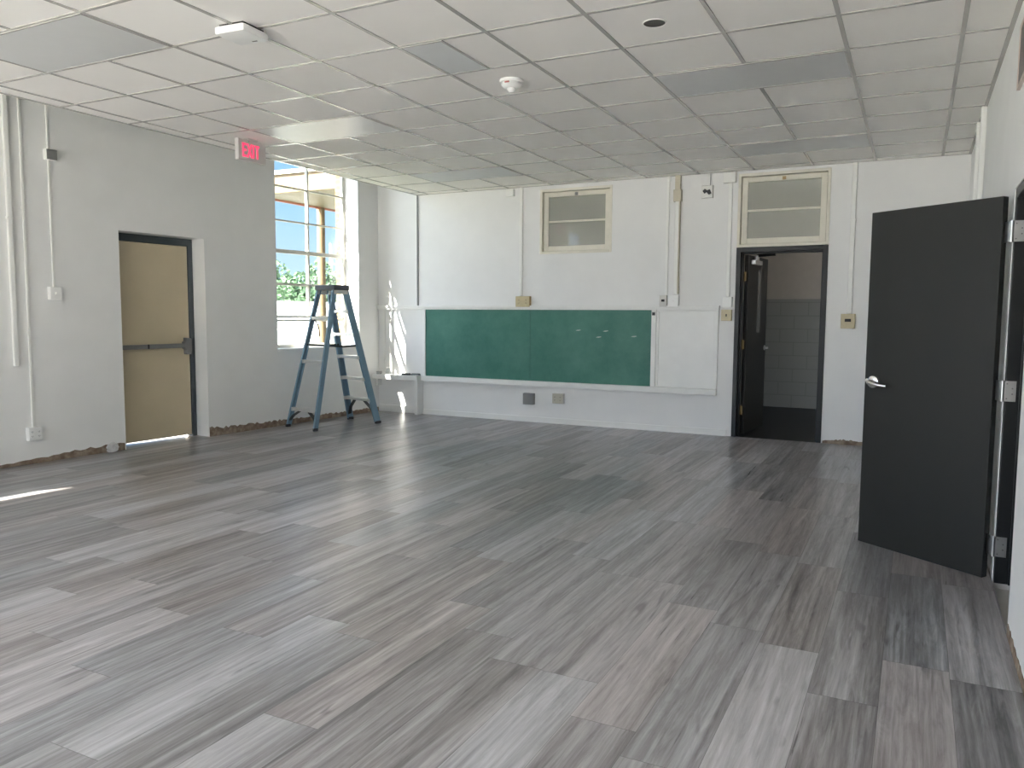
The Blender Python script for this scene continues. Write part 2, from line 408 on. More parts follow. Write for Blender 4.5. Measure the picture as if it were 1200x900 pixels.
lay_in('ceiling_light', -3, -1, 6, 7, 'dim grey light panel in ceiling just in front of the far doorway', 'ceiling light', g)
lay_in('ceiling_panel', -5, -4.48, 0, 1, 'narrow dark grey half-tile panel in ceiling near the smoke detector', 'ceiling panel', 'odd ceiling panels')

t = thing('smoke_detector', 'round white smoke detector under the ceiling tiles', 'smoke detector', T(-2.73, 5.02, CE))
MB().lathe([(.082,-.001),(.082,-.016),(.074,-.020)]).build('base', M['plastic'], t, smooth=True)
MB().lathe([(.070,-.020),(.070,-.036),(.058,-.050),(.030,-.056),(0,-.056)]).build('body', M['plastic'], t, smooth=True)
MB().lathe([(.030,-.055),(.028,-.068),(.016,-.084),(0,-.086)]).build('sensor_cap', M['trim'], t, smooth=True)
FRED = mat('faded_red', (.42,.10,.08), .5)
for a in (-.12, .12):
    mb = MB(); mb.box(-.008, .008, -.004, .004, -.034, -.024, RZ(a) @ T(0,-.071,0)); mb.build('red_mark', FRED, t)

t = thing('downlight', 'dark round recessed opening in a ceiling tile near the camera', 'downlight', T(-1.53, 4.405, CE))
MB().lathe([(.058,-.001),(.060,-.006),(.066,-.006),(.067,-.001)], cap=False).build('trim_ring', M['tile'], t, smooth=True)
MB().lathe([(.0600,-.0042),(.052,-.0022),(.040,-.0012),(0,-.0012)], cap=False).build('dark_reflector', mat('dark_reflector', (.06,.055,.045), .35, metal=.3, var=.4, scale=25), t, smooth=True)

t = thing('wireless_access_point', 'white rounded box unit mounted under the ceiling tiles, left of centre', 'ceiling unit', T(-3.66, 3.46, CE) @ RZ(math.radians(4)))
mb = MB(); mb.box(-.085, .085, -.085, .085, -.012, 0); mb.build('mount_plate', M['darkslot'], t)
mb = MB(); mb.box(-.105, .105, -.105, .105, -.058, -.012, bev=.018); mb.build('housing', M['plastic'], t, smooth=True)
mb = MB(); mb.box(.02, .055, .06, .068, -.0595, -.0575); mb.build('slot', M['darkslot'], t)

# ------------------------------------------------------------------ EXIT sign
t = thing('exit_sign', 'red lettered EXIT sign hanging from the ceiling over the beige door', 'exit sign', T(-5.78, 5.64, CE) @ RZ(-PI/2))
# local x = towards the camera(-Y), y = +X (into the room)
mb = MB(); mb.box(-.172, .172, -.025, .02, -.208, -.016, bev=.004); mb.build('housing', M['signgrey'], t)
mb = MB(); mb.box(-.06, .06, -.03, .03, -.016, 0); mb.build('ceiling_canopy', M['signgrey'], t)
LH = .062; lw = .019
def letter(ch, cx):
    # local x runs towards the camera, i.e. right-to-left for the viewer, so x is mirrored
    def bar(u0, u1, v0, v1): mb.box(cx-u1, cx-u0, .0195, .0225, v0-.112, v1-.112)
    def slant(u0, v0, u1, v1):
        mb.beam((cx-u0, .021, v0-.112), (cx-u1, .021, v1-.112), lw*1.0, .003, (1,0,0))
    w = .026
    if ch == 'E':
        bar(-w, -w+lw, -LH, LH)
        for v in (-LH, -lw*.5, LH-lw): bar(-w, w, v, v+lw)
    if ch == 'X': slant(-w, -LH, w, LH); slant(-w, LH, w, -LH)
    if ch == 'I': bar(-lw/2, lw/2, -LH, LH)
    if ch == 'T': bar(-lw/2, lw/2, -LH, LH); bar(-w, w, LH-lw, LH)
for ch, cx in (('E', .100), ('X', .036), ('I', -.012), ('T', -.060)):
    mb = MB(); letter(ch, cx); mb.build('letter', M['red'], t)
MB().lathe([(.009,0),(.009,.004),(0,.005)], T(.05,.02,-.03) @ RX(-PI/2), 12).build('indicator', mat('pale_green_lens', (.4,.6,.5), .2), t)

# ------------------------------------------------------------------ window in the left wall (window_1)
t = thing('window_1', 'tall white steel-framed window behind the ladder', 'window', L(0,0), kind='structure')
yf0, yf1 = -.28, -.235
sA, sB, zA, zB = WA
mb = MB()
mb.box(sA, sA+.045, yf0, yf1, zA, zB); mb.box(sB-.045, sB, yf0, yf1, zA, zB); mb.box(sA+.045, sB-.045, yf0, yf1, zA, zA+.045); mb.box(sA+.045, sB-.045, yf0, yf1, zB-.04, zB)
mb.build('window_frame', M['winpaint'], t, bevel=.004)
mb = MB()
for z, h, d in ((1.298,.026,.012),(1.346,.026,.012),(1.755,.030,.010),(2.165,.046,.012),(2.545,.020,0),(2.965,.020,0),(3.38,.03,.01),(3.7,.014,0)):
    mb.box(sA+.045, sB-.045, yf0+.004-d, yf1+.000+d, z-h/2, z+h/2)
mb.build('glazing_bars', M['winpaint'], t)
mb = MB(); mb.box(1.088, 1.114, yf0, yf1-.002, 1.345, zB-.04); mb.build('mullion', M['winpaint'], t)
mb = MB(); mb.box(sA+.045, sB-.045, -.262, -.258, zA+.045, zB-.04); mb.build('glass_pane', M['glass'], t)
mb = MB(); mb.tube([(1.10,-.222,1.752),(1.10,-.205,1.762),(1.085,-.20,1.81),(1.075,-.198,1.86)], .006, 8); mb.box(1.08, 1.12, -.228, -.215, 1.735, 1.77)
mb.build('latch_handle', M['greybox'], t, smooth=True)
mb = MB(); mb.box(sA-.0, sB+.0, -.235, .012, zA-.02, zA+.004); mb.build('window_sill', M['trim'], t, bevel=.003)
MB().lathe([(.012,0),(.011,.012),(0,.014)], T(.45,-.12,2.0-.28) @ RX(-PI/2) , 12).build('catch', M['greybox'], t)
# out-of-frame windows beside the camera; those behind it are added for light
n = 4
for (a, b, c, d) in NEAR:
    t = thing('window_%d' % n, 'tall steel-framed window beside the camera', 'window', L(0,0), kind='structure'); n += 1
    mb = MB(); mb.box(a, a+.045, yf0, yf1, c, d); mb.box(b-.045, b, yf0, yf1, c, d); mb.box(a+.045, b-.045, yf0, yf1, c, c+.045); mb.box(a+.045, b-.045, yf0, yf1, d-.04, d)
    for z in (1.32, 1.755, 2.165, 2.545, 2.965, 4.2): mb.box(a+.045, b-.045, yf0+.012, yf1-.008, z-.009, z+.009)
    mb.box(a+.045, b-.045, yf0+.008, yf1-.004, 3.53, 3.86)  # solid band added to trim the sun streak on the floor
    mb.build('window_frame', M['winpaint'], t)
    mb = MB(); mb.box(a, b, -.235, .012, c-.02, c+.004); mb.build('window_sill', M['trim'], t)
    mb = MB(); mb.box(a+.045, b-.045, -.262, -.258, c+.045, d-.04); mb.build('glass_pane', M['glass'], t)
for (a, b, c, d) in FWIN:
    t = thing('window_%d' % n, 'unseen window added in the wall behind the camera for daylight', 'window', kind='structure'); n += 1
    mb = MB(); y0, y1 = YF-.14, YF-.09
    mb.box(a, a+.05, y0, y1, c, d); mb.box(b-.05, b, y0, y1, c, d); mb.box(a+.05, b-.05, y0, y1, c, c+.05); mb.box(a+.05, b-.05, y0, y1, d-.05, d); mb.box((a+b)/2-.02, (a+b)/2+.02, y0, y1, c+.05, d-.05)
    mb.build('window_frame', M['winpaint'], t)
    mb = MB(); mb.box(a+.05, b-.05, YF-.117, YF-.113, c+.05, d-.05); mb.build('glass_pane', M['glass'], t)

# ------------------------------------------------------------------ exit door in its niche (door_1)
t = thing('door_1', 'beige metal exit door with grey panic bar, set back in the left wall', 'door', L(0,0), kind='structure')
s0, s1 = NI[0], NI[1]; fy0, fy1 = -.30, -.20; ft = 2.172
mb = MB()
mb.box(s0, s0+.058, fy0, fy1, FZ, ft); mb.box(s1-.058, s1, fy0, fy1, FZ, ft); mb.box(s0+.058, s1-.058, fy0, fy1, ft-.058, ft); mb.box(s0, s1, fy0, fy1, ft, NI[3])
mb.build('door_frame', M['exit_frame'], t, bevel=.003)
mb = MB()
mb.box(s0+.058, s0+.085, fy0, fy0+.045, FZ, ft-.058); mb.box(s1-.085, s1-.058, fy0, fy0+.045, FZ, ft-.058); mb.box(s0+.085, s1-.085, fy0, fy0+.045, ft-.085, ft-.058)
mb.build('door_stop', M['signgrey'], t)
mb = MB(); mb.box(s0+.066, s1-.062, -.252, -.208, FZ+.022, ft-.062); leaf = mb.build('door_leaf', M['beige_door'], t, bevel=.002)
mb = MB(); mb.box(s0+.16, s1-.09, -.172, -.145, 1.005, 1.052, bev=.006); mb.box(s0+.17, s1-.10, -.208, -.172, 1.012, 1.045); bar = mb.build('panic_bar', M['bar_grey'], t)
mb = MB(); mb.prism([(s0+.075,1.105),(s0+.145,1.115),(s0+.145,1.075),(s0+.165,1.07),(s0+.165,.995),(s0+.145,.985),(s0+.14,.93),(s0+.085,.93),(s0+.075,.97)], -.208, -.150, Matrix(((1,0,0,0),(0,0,1,0),(0,1,0,0),(0,0,0,1))))
mb.build('latch_case', M['bar_grey'], bar, bevel=.006)
mb = MB(); mb.box(s0+.60, s0+.62, -.146, -.1435, 1.005, 1.052); mb.build('bar_mark', M['darkslot'], bar)
mb = MB(); mb.box(s0, s1, -.41, -.25, -.02, FZ-.002); mb.build('threshold', M['alu'], t)

# ------------------------------------------------------------------ torn wall base on the left, loose plaster
def ragged(name, pts, depth, Mx, label, seed, base=FZ, jit=.35):
    rnd = random.Random(seed); mb = MB(); N = 90; a = pts[0][0]; b = pts[-1][0]
    tops = []
    for k in range(N+1):
        s = a + (b-a)*k/N
        for (p, q) in zip(pts, pts[1:]):
            if p[0] <= s <= q[0] + 1e-9: h = p[1] + (q[1]-p[1])*(s-p[0])/(q[0]-p[0]+1e-9)
        tops.append((s, max(.008, h*(1+rnd.uniform(-jit,jit)*.5))))
    for (sa, ha), (sb, hb) in zip(tops, tops[1:]):
        vs = [mb.bm.verts.new(p) for p in ((sa,0,base),(sb,0,base),(sb,0,base+hb),(sa,0,base+ha),(sa,depth,base),(sb,depth,base),(sb,depth*.7,base+hb),(sa,depth*.7,base+ha))]
        for f in ((4,5,6,7),(3,2,6,7),(0,1,5,4),(0,3,7,4),(1,2,6,5)): mb.bm.faces.new([vs[i] for i in f])
    bmesh.ops.remove_doubles(mb.bm, verts=mb.bm.verts[:], dist=1e-5)
    o = mb.build(name, M['glue'], None, Mx); tag(o, label, 'wall base', kind='structure'); return o
ragged('baseboard_left', [(3.92,.075),(4.1,.075),(4.3,.068),(4.7,.045),(5.1,.028),(6.5,.05),(8.5,.05)], .006, LEFT, 'bare brown strip where the base was torn off, left of the exit door', 3)
ragged('baseboard_left', [(.02,.055),(.6,.06),(1.4,.065),(2.2,.075),(2.75,.085),(2.9,.10)], .006, LEFT, 'bare brown strip along the wall foot behind the ladder', 5)
ragged('baseboard_back', [(-.24,.05),(.2,.06),(.62,.045),(.85,.05),(1.02,.03)], .006, B(0,0), 'bare brown strip at the wall foot right of the far doorway', 8)
ragged('baseboard_right', [(-3.95,.05),(-3.6,.04),(-2.9,.05),(-1,.04)], .005, T(XR,0,0) @ Matrix(((0,-1,0,0),(-1,0,0,0),(0,0,1,0),(0,0,0,1))), 'bare brown strip at the foot of the near right wall', 9)
rnd = random.Random(4); mb = MB()
bmesh.ops.create_icosphere(mb.bm, subdivisions=3, radius=.05)
for v in mb.bm.verts:
    k = 1 + rnd.uniform(-.16,.16); v.co = Vector((v.co.x*1.25*k, v.co.y*.5*k, v.co.z*1.0*k + .046))
    v.co.z = max(0, v.co.z)
o = mb.build('plaster_chunk', M['plaster'], None, L(4.075, FZ, .035)); tag(o, 'ragged white plaster lump on the floor against the torn wall base', 'plaster')

# ------------------------------------------------------------------ far wall: boards, rail, base
t = thing('chalkboard', 'long green chalkboard fixed along the far wall', 'chalkboard', T(0, D, 0))
for a, b in ((-6.145,-4.559), (-4.556,-2.962)):
    mb = MB(); mb.box(a, b, -.018, -.001, .545, 1.455); mb.build('writing_panel', M['board'], t, bevel=.001)
for a, b in ((-6.185,-6.145), (-2.962,-2.905)):
    mb = MB(); mb.box(a, b, -.031, 0, .545, 1.455); mb.build('side_frame', M['trim'], t, bevel=.003)
mb = MB(); mb.box(-6.19, -2.175, -.075, 0, .478, .545, bev=.006); mb.build('chalk_tray', M['trim'], t)
mb = MB(); mb.box(-2.95, -2.918, -.045, -.032, 1.39, 1.425); mb.build('clip', M['darkslot'], t)
CHALK = mat('chalk_smear', (.34,.44,.40), .9)
for x, z in ((-3.90,1.20),(-3.54,1.195),(-3.63,1.12),(-3.18,1.135)):
    mb = MB(); mb.prism([(x-.035,z-.004),(x-.01,z+.007),(x+.03,z+.010),(x+.04,z+.002),(x+.005,z-.008)], .018, .0195, Matrix(((1,0,0,0),(0,0,-1,0),(0,1,0,0),(0,0,0,1))))
    mb.build('chalk_mark', CHALK, t)
t = thing('pinboard', 'blank white framed board to the right of the green chalkboard', 'pinboard', T(0, D, 0))
mb = MB(); mb.box(-2.903, -2.228, -.008, 0, .547, 1.447); mb.build('panel', M['trim'], t)
mb = MB(); mb.box(-2.228, -2.176, -.028, 0, .547, 1.447); mb.box(-2.903, -2.873, -.02, -.008, .547, 1.447); mb.box(-2.873, -2.228, -.02, -.008, 1.425, 1.447); mb.box(-2.873, -2.228, -.018, -.008, .547, .565)
mb.build('frame', M['trim'], t, bevel=.003)
mb = MB(); mb.box(CX, -2.172, D-.034, D, 1.452, 1.478); mb.box(CX, -2.166, D-.048, D, 1.478, 1.506); o = mb.build('trim_1', M['trim'], bevel=.003); tag(o, 'long white ledge rail above the chalkboard', 'trim', kind='structure')
mb = MB(); mb.box(-6.287, -6.268, D-.016, D, 1.506, CE-.006); o = mb.build('trim_2', M['greybox']); tag(o, 'thin dark upright joint strip on the far wall', 'trim', kind='structure')
mb = MB(); mb.box(-6.862, -6.832, D-.012, D, .56, 1.452); o = mb.build('trim_3', M['trim']); tag(o, 'white corner batten above the low shelf', 'trim', kind='structure')
mb = MB(); mb.box(-6.195, -2.565, D-.02, D, FZ, .082); mb.box(-2.563, -2.052, D-.02, D, FZ, .087); mb.box(-6.94, -6.25, D-.02, D, FZ, .11); mb.box(-6.195, -2.052, D-.028, D-.02, FZ, .03)
o = mb.build('baseboard_back', M['trim'], bevel=.003); tag(o, 'white baseboard under the chalkboard', 'baseboard', kind='structure')

# corner shelf
t = thing('corner_shelf', 'low white built-in shelf in the far left corner', 'shelf', T(0, D, 0))
mb = MB(); mb.box(-6.95, -6.20, -.155, 0, .482, .547, bev=.004); mb.build('shelf_top', M['trim'], t)
mb = MB(); mb.box(-6.245, -6.197, -.15, 0, FZ, .482); mb.build('end_panel', M['trim'], t, bevel=.002)
mb = MB(); mb.box(-6.93, -6.90, -.10, 0, .38, .482); mb.build('wall_bracket', M['trim'], t)
def eraser(x, y, rz, felt, label):
    t = thing('chalkboard_eraser', label, 'eraser', T(x, y, .5475) @ RZ(rz), 'erasers on the corner shelf')
    mb = MB(); mb.box(-.065, .065, -.025, .025, .0, .016); mb.build('felt', felt, t, bevel=.003)
    mb = MB(); mb.box(-.06, .06, -.02, .02, .016, .026); mb.build('back', M['eraser'], t, bevel=.003)
eraser(-6.42, 9.09, .05, M['eraser'], 'dark felt eraser lying flat near the middle of the corner shelf')
eraser(-6.27, 9.10, .1, M['eraser2'], 'grey felt eraser at the chalkboard end of the corner shelf')
t = thing('plastic_cup', 'clear upturned cup on the corner shelf in the sun streak', 'cup', T(-6.72, 9.08, .5475))
MB().lathe([(.033,.004),(.034,0),(.036,.004),(.026,.09),(.024,.09),(.033,.004)], n=20, cap=False).build('cup_wall', mk_glass('clear_plastic', (.93,.94,.94), 2.0), t, smooth=True)
MB().lathe([(0,.088),(.026,.088),(.026,.094),(0,.094)], n=20).build('cup_base', M['signgrey'], t, smooth=True)
t = thing('glass_dish', 'small clear dish in the corner of the shelf by the left wall', 'dish', T(-6.87, 9.08, .5475))
MB().lathe([(.0,.003),(.036,.003),(.038,.04),(.041,.04),(.040,0),(0,0)], n=20).build('bowl', mk_glass('clear_glass', (.90,.90,.90), 2.0), t, smooth=True)

# ------------------------------------------------------------------ transoms
def transom(name, x0, x1, z0, z1, label, thick, bot):
    t = thing(name, label, 'window', T(0, D, 0), kind='structure')
    mb = MB(); c = .032
    mb.box(x0, x0+c, -.006, .10, z0, z1); mb.box(x1-c, x1, -.006, .10, z0, z1); mb.box(x0+c, x1-c, -.006, .10, z1-c, z1); mb.box(x0+c, x1-c, -.012, .10, z0, z0+c)
    mb.build('window_frame', M['offwhite'], t, bevel=.003)
    a, b, p, q = x0+c+.006, x1-c-.006, z0+c+.006, z1-c-.006; r = .062; y0, y1 = .035, .075
    mb = MB(); mb.box(a, a+r, y0, y1, p, q); mb.box(b-r, b, y0, y1, p, q); mb.box(a+r, b-r, y0, y1, q-r*.9, q); mb.box(a+r, b-r, y0, y1, p, p+r)
    zm = (p+q)/2 + .0
    mb.box(a+r, b-r, y0+.006, y1-.006, zm-.012, zm+.012)
    sash = mb.build('sash', M['offwhite'], t, bevel=.003)
    mb = MB(); mb.box(a+r-.004, b-r+.004, .053, .058, p+r-.004, zm-.012); mb.build('glass_pane', M['trglass'], sash)
    mb = MB(); mb.box(a+r-.004, b-r+.004, .053, .058, zm+.012, q-r*.9+.004); mb.build('glass_pane', M['trglass'], sash)
    xm = (x0+x1)/2; mb = MB(); mb.box(xm-.018, xm+.018, .02, .036, q-.05, q-.015); mb.box(xm-.008, xm+.008, .012, .02, q-.045, q-.02); mb.build('catch', M['greybox'] if thick else M['brass'], t)
    return t
transom('window_2', *T1, 'small high two-pane window above the chalkboard', True, 0)
transom('window_3', -2.0, -1.035, 2.155, 2.965, 'two-pane transom window over the far doorway', False, 0)

# ------------------------------------------------------------------ far doorway (door_2) and hall
t = thing('door_2', 'dark door standing open into the dim hall behind the far wall', 'door', T(0, D, 0), kind='structure')
mb = MB()
mb.box(-2.0, -1.95, -.012, .19, FZ, 2.153); mb.box(-1.085, -1.035, -.012, .19, FZ, 2.153); mb.box(-1.95, -1.085, -.012, .19, 2.10, 2.153)
mb.box(-1.95, -1.935, .05, .12, FZ, 2.10); mb.box(-1.10, -1.085, .05, .12, FZ, 2.10); mb.box(-1.935, -1.10, .05, .12, 2.085, 2.10)
mb.build('door_frame', M['dark_frame'], t, bevel=.003)
ang = math.radians(85)
LM = T(-1.945, .20, 0) @ RZ(ang)
mb = MB(); mb.box(.006, .86, -.045, 0, FZ+.012, 2.085); lf = mb.build('door_leaf', M['black_door'], t, LM, bevel=.002)
mb = MB(); mb.box(.42, .56, -.048, .003, 1.20, 1.93); mb.build('vision_glass', M['hallglass'], lf)
mb = MB(); mb.tube([(.80,-.045,1.0),(.80,-.09,1.0)], .012, 10); mb.lathe([(.03,0),(.03,.01),(0,.012)], T(.80,-.045,1.0) @ RX(PI/2), 16); mb.beam((.80,-.09,1.0),(.70,-.092,1.0), .02, .014, (0,0,1)); mb.build('lever_handle', M['silver'], lf, smooth=True)
cl = thing('door_closer', None, None, None); cl.parent = t
mb = MB(); mb.box(.10, .40, -.10, -.047, 1.985, 2.035, bev=.006); b_ = mb.build('closer_body', M['silver'], cl, LM)
MB().lathe([(.026,0),(.026,.055),(.02,.062),(0,.062)], LM @ T(.24,-.075,2.03), 18).build('closer_spindle', M['silver'], cl, smooth=True)
mb = MB(); p0 = LM @ Vector((.24,-.075,2.088)); mb.beam(p0, (-1.62,.28,2.088), .03, .008, (0,0,1)); mb.beam((-1.62,.28,2.098), (-1.60,.12,2.098), .03, .008, (0,0,1)); mb.build('closer_arm', M['dark_frame'], cl)
for z in (1.84, 1.06, .30):
    mb = MB(); mb.tube([(-1.943,.205,z-.055),(-1.943,.205,z+.055)], .010, 10); mb.box(-1.952, -1.915, .155, .159, z-.05, z+.05); mb.box(-1.950,-1.946,.155,.20,z-.05,z+.05)
    mb.build('hinge', M['brass'], t)
# hall shell
HY = 12.6
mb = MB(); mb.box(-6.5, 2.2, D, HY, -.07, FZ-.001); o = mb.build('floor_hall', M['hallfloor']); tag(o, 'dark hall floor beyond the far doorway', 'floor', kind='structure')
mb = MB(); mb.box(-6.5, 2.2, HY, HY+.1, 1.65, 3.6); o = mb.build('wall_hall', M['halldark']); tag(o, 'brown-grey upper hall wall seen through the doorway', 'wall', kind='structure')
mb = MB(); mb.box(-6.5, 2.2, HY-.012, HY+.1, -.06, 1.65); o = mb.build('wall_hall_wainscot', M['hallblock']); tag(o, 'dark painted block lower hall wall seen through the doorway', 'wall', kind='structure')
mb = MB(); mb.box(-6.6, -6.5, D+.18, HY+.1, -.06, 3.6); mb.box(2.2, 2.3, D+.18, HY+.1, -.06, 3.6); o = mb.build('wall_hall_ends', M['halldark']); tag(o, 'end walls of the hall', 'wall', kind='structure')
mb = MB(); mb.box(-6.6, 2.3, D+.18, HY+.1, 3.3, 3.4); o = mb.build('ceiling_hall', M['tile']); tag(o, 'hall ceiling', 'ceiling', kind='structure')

# ------------------------------------------------------------------ right doorway and open dark door (door_3)
t = thing('door_3', 'large charcoal door standing open against the view on the right', 'door', T(0,0,0), kind='structure')
mb = MB()
mb.box(XR+.004, XR+.205, 4.712, 4.76, FZ, 2.03); mb.box(XR+.004, XR+.205, 3.98, 4.028, FZ, 2.03); mb.box(XR+.004, XR+.205, 4.028, 4.712, 1.98, 2.03)
mb.box(XR+.065, XR+.13, 4.696, 4.712, FZ, 1.98); mb.box(XR+.065, XR+.13, 4.028, 4.044, FZ, 1.98)
mb.build('door_frame', M['dark_frame'], t, bevel=.003)
hx, hy = .202, 4.75; fx, fy = -.424, 5.20
a = math.atan2(fy-hy, fx-hx); w = math.hypot(fx-hx, fy-hy)
DM = T(hx, hy, 0) @ RZ(a)              # local x along the leaf to its free edge; camera side is +y
mb = MB(); mb.box(0, w, -.044, 0, FZ+.008, 1.996); lf = mb.build('door_leaf', M['black_door'], t, DM, bevel=.0025)
mb = MB()
mb.lathe([(.042,0),(.042,.006),(.036,.018),(.022,.024),(0,.024)], T(w-.068,0,1.0) @ RX(-PI/2), 28); mb.build('rose', M['chrome'], lf, smooth=True)
mb = MB(); mb.tube([(w-.068,.02,1.0),(w-.068,.056,1.0)], [.016,.014], 14); mb.tube([(w-.068,.052,1.0),(w-.10,.06,.994),(w-.14,.058,.988),(w-.185,.05,.985)], [.014,.011,.010,.009], 12); mb.build('lever_handle', M['chrome'], lf, smooth=True)
mb = MB(); mb.box(w-.004, w+.0015, -.034, -.010, .95, 1.06); mb.build('latch_plate', M['steel'], lf)
mb = MB(); mb.lathe([(.013,0),(.013,.012),(0,.014)], T(w-.024,0,1.005) @ RX(-PI/2), 14); mb.build('thumb_turn', M['chrome'], lf, smooth=True)
hv = DM @ Vector((0,-.022,0))
for z in (1.815, 1.012, .205):
    mb = MB(); px_, py_ = .243, 4.738
    mb.box(px_, px_+.058, 4.7085, 4.7125, z-.052, z+.052); mb.tube([(px_,4.71,z-.053),(px_,4.71,z+.053)], .0075, 10)
    mb.beam((px_-.002,4.712,z), (hv.x+.002, hv.y-.004, z), .104, .003, (0,0,1)); h_ = mb.build('hinge', M['steel'], t)
    for q, r_ in ((.018,.038),(.042,.014),(.042,-.014),(.018,-.038)):
        mb = MB(); mb.lathe([(.0035,0),(.0035,.001),(0,.0012)], T(px_+q,4.7085,z+r_) @ RX(PI/2), 10); mb.build('screw', M['greybox'], h_)
# dark room behind the right doorway
mb = MB(); mb.box(XR+.2, 2.6, 2.6, 6.6, -.06, FZ-.001); o = mb.build('floor_side_room', M['hallfloor']); tag(o, 'dark floor beyond the right doorway', 'floor', kind='structure')
mb = MB(); mb.box(2.6, 2.7, 2.6, 6.6, -.06, 2.6); mb.box(XR+.2, 2.6, 6.6, 6.7, -.06, 2.6); mb.box(XR+.2, 2.6, 2.5, 2.6, -.06, 2.6); o = mb.build('wall_side_room', M['halldark']); tag(o, 'dim walls beyond the right doorway', 'wall', kind='structure')
mb = MB(); mb.box(XR+.2, 2.7, 2.5, 6.7, 2.5, 2.6); o = mb.build('ceiling_side_room', M['halldark']); tag(o, 'ceiling beyond the right doorway', 'ceiling', kind='structure')
# plaque above right doorway
t = thing('plaque', 'dark panel in a pale frame high on the right wall above the doorway', 'plaque', Rw(4.60, 2.68))
mb = MB(); mb.box(-.2, .2, 0, .012, -.14, .14); mb.build('panel', M['plaque'], t)
mb = MB(); mb.box(-.215, -.2, 0, .016, -.155, .155); mb.box(.2, .215, 0, .016, -.155, .155); mb.box(-.2, .2, 0, .016, -.155, -.14); mb.box(-.2, .2, 0, .016, .14, .155); mb.build('frame', M['purlin'], t)

# ------------------------------------------------------------------ electrical fittings
def raceway(name, Mx, z0, z1, w, d, mtl, label, clips=(), group='surface wiring runs'):
    """upright channel from z0 to z1 in the wall frame Mx (origin on the wall at z=0)"""
    t = thing(name, label, 'conduit', Mx, group)
    mb = MB(); mb.box(-w/2, w/2, 0, d, z0, z1); mb.build('channel', mtl, t, bevel=min(w,d)*.25)
    for z in clips:
        mb = MB(); mb.box(-w/2-.006, w/2+.006, 0, d+.003, z-.012, z+.012); mb.build('clip', mtl, t, bevel=.002)
    return t
def plate_box(name, Mx, w, h, d, body, label, cat, kind, face=None, group='wall boxes'):
    t = thing(name, label, cat, Mx, group)
    mb = MB(); mb.box(-w/2, w/2, 0, d, -h/2, h/2); mb.build('box', body, t, bevel=.003)
    f = face or body
    mb = MB(); mb.box(-w/2+.003, w/2-.003, d, d+.004, -h/2+.003, h/2-.003); mb.build('cover_plate', f, t, bevel=.0015)
    y = d+.004
    if kind == 'switch':
        mb = MB(); mb.box(-.007, .007, y, y+.003, -.014, .014); mb.box(-.004, .004, y+.003, y+.014, -.002, .010); mb.build('toggle', M['plastic'] if f is not M['ivory'] else M['darkslot'], t)
    elif kind == 'socket':
        pass
    elif kind == 'double':
        for x in (-w/4, w/4):
            for z in (-.02, .02):
                mb = MB(); mb.box(x-.016, x+.016, y, y+.003, z-.014, z+.014); s_ = mb.build('socket', f, t, bevel=.002)
                mb = MB(); mb.box(x-.0075, x-.0045, y+.003, y+.0038, z-.003, z+.006); mb.box(x+.0045, x+.0075, y+.003, y+.0038, z-.003, z+.006)
                mb.box(x-.002, x+.002, y+.003, y+.0038, z-.010, z-.006); mb.build('slot', M['darkslot'], s_)
    elif kind == 'dark':
        mb = MB(); mb.box(-w*.22, w*.22, y, y+.004, -.006, h*.16); mb.build('dark_insert', M['darkslot'], t, bevel=.002)
    return t
cz = CE-.005
# left wall
raceway('conduit', L(4.93,0), .905, HW-.01, .045, .03, M['raceway'], 'wide white wiring channel ending open at mid height, nearest the left picture edge', (2.2,))
raceway('conduit', L(4.805,0), .335, HW-.01, .022, .016, M['raceway'], 'thin white channel on the left wall running right down to the low outlet', (1.2,2.3))
plate_box('outlet_box', L(4.81,.288), .118, .118, .045, M['plastic'], 'white double outlet low on the left wall', 'outlet', 'double')
raceway('conduit', L(4.565,0), 1.60, HW-.01, .018, .014, M['raceway'], 'thin white channel through the small grey box to the light switch', (2.1,))
plate_box('junction_box', L(4.557,2.80), .10, .095, .05, M['raceway'], 'small grey junction box high on the left wall', 'junction box', 'blank', M['greybox'])
plate_box('switch_box', L(4.570,1.555), .105, .118, .045, M['plastic'], 'white switch box at shoulder height left of the exit door', 'switch', 'switch')
# far wall
raceway('conduit', B(-4.70,0), 1.63, cz, .045, .022, M['raceway'], 'white channel down to the brass outlets above the chalkboard', (2.3,))
plate_box('outlet_box', B(-4.655,1.556), .20, .135, .05, M['brass'], 'brass-coloured double outlet box above the middle of the chalkboard', 'outlet', 'double', M['ivory'])
plate_box('junction_box', B(-4.85,2.935), .11, .09, .05, M['raceway'], 'white stub box at the ceiling left of the small high window', 'junction box', 'blank')
raceway('conduit', B(-2.795,0), 1.63, cz, .030, .018, M['raceway'], 'thin white channel beside the beige pipe on the far wall', ())
plate_box('switch_box', B(-2.822,1.556), .088, .135, .045, M['signgrey'], 'metal switch box with dark toggle above the pinboard', 'switch', 'dark')
t = raceway('conduit', B(-2.678,0), 1.63, cz, .055, .045, M['raceway'], 'thick beige pipe with a fitting near the ceiling, far wall', ())
mb = MB(); mb.box(-.046, .046, 0, .06, 2.70, 2.835); mb.build('pull_box', M['beige_metal'], t, bevel=.004)
mb = MB(); mb.box(-.030, .030, .0, .05, 2.835, cz); mb.build('beige_pipe', M['beige_metal'], t)
mb = MB(); mb.box(-.032, -.020, .0, .048, 1.64, 2.70); mb.build('beige_edge', M['beige_metal'], t)
plate_box('switch_box', B(-2.700,1.556), .125, .135, .05, M['plastic'], 'white switch box below the thick beige pipe', 'switch', 'switch', M['plastic'])
t = plate_box('thermostat', B(-2.342,2.79), .13, .14, .03, M['signgrey'], 'square sensor plate hanging on a wire near the ceiling', 'thermostat', 'blank', M['raceway'])
mb = MB()
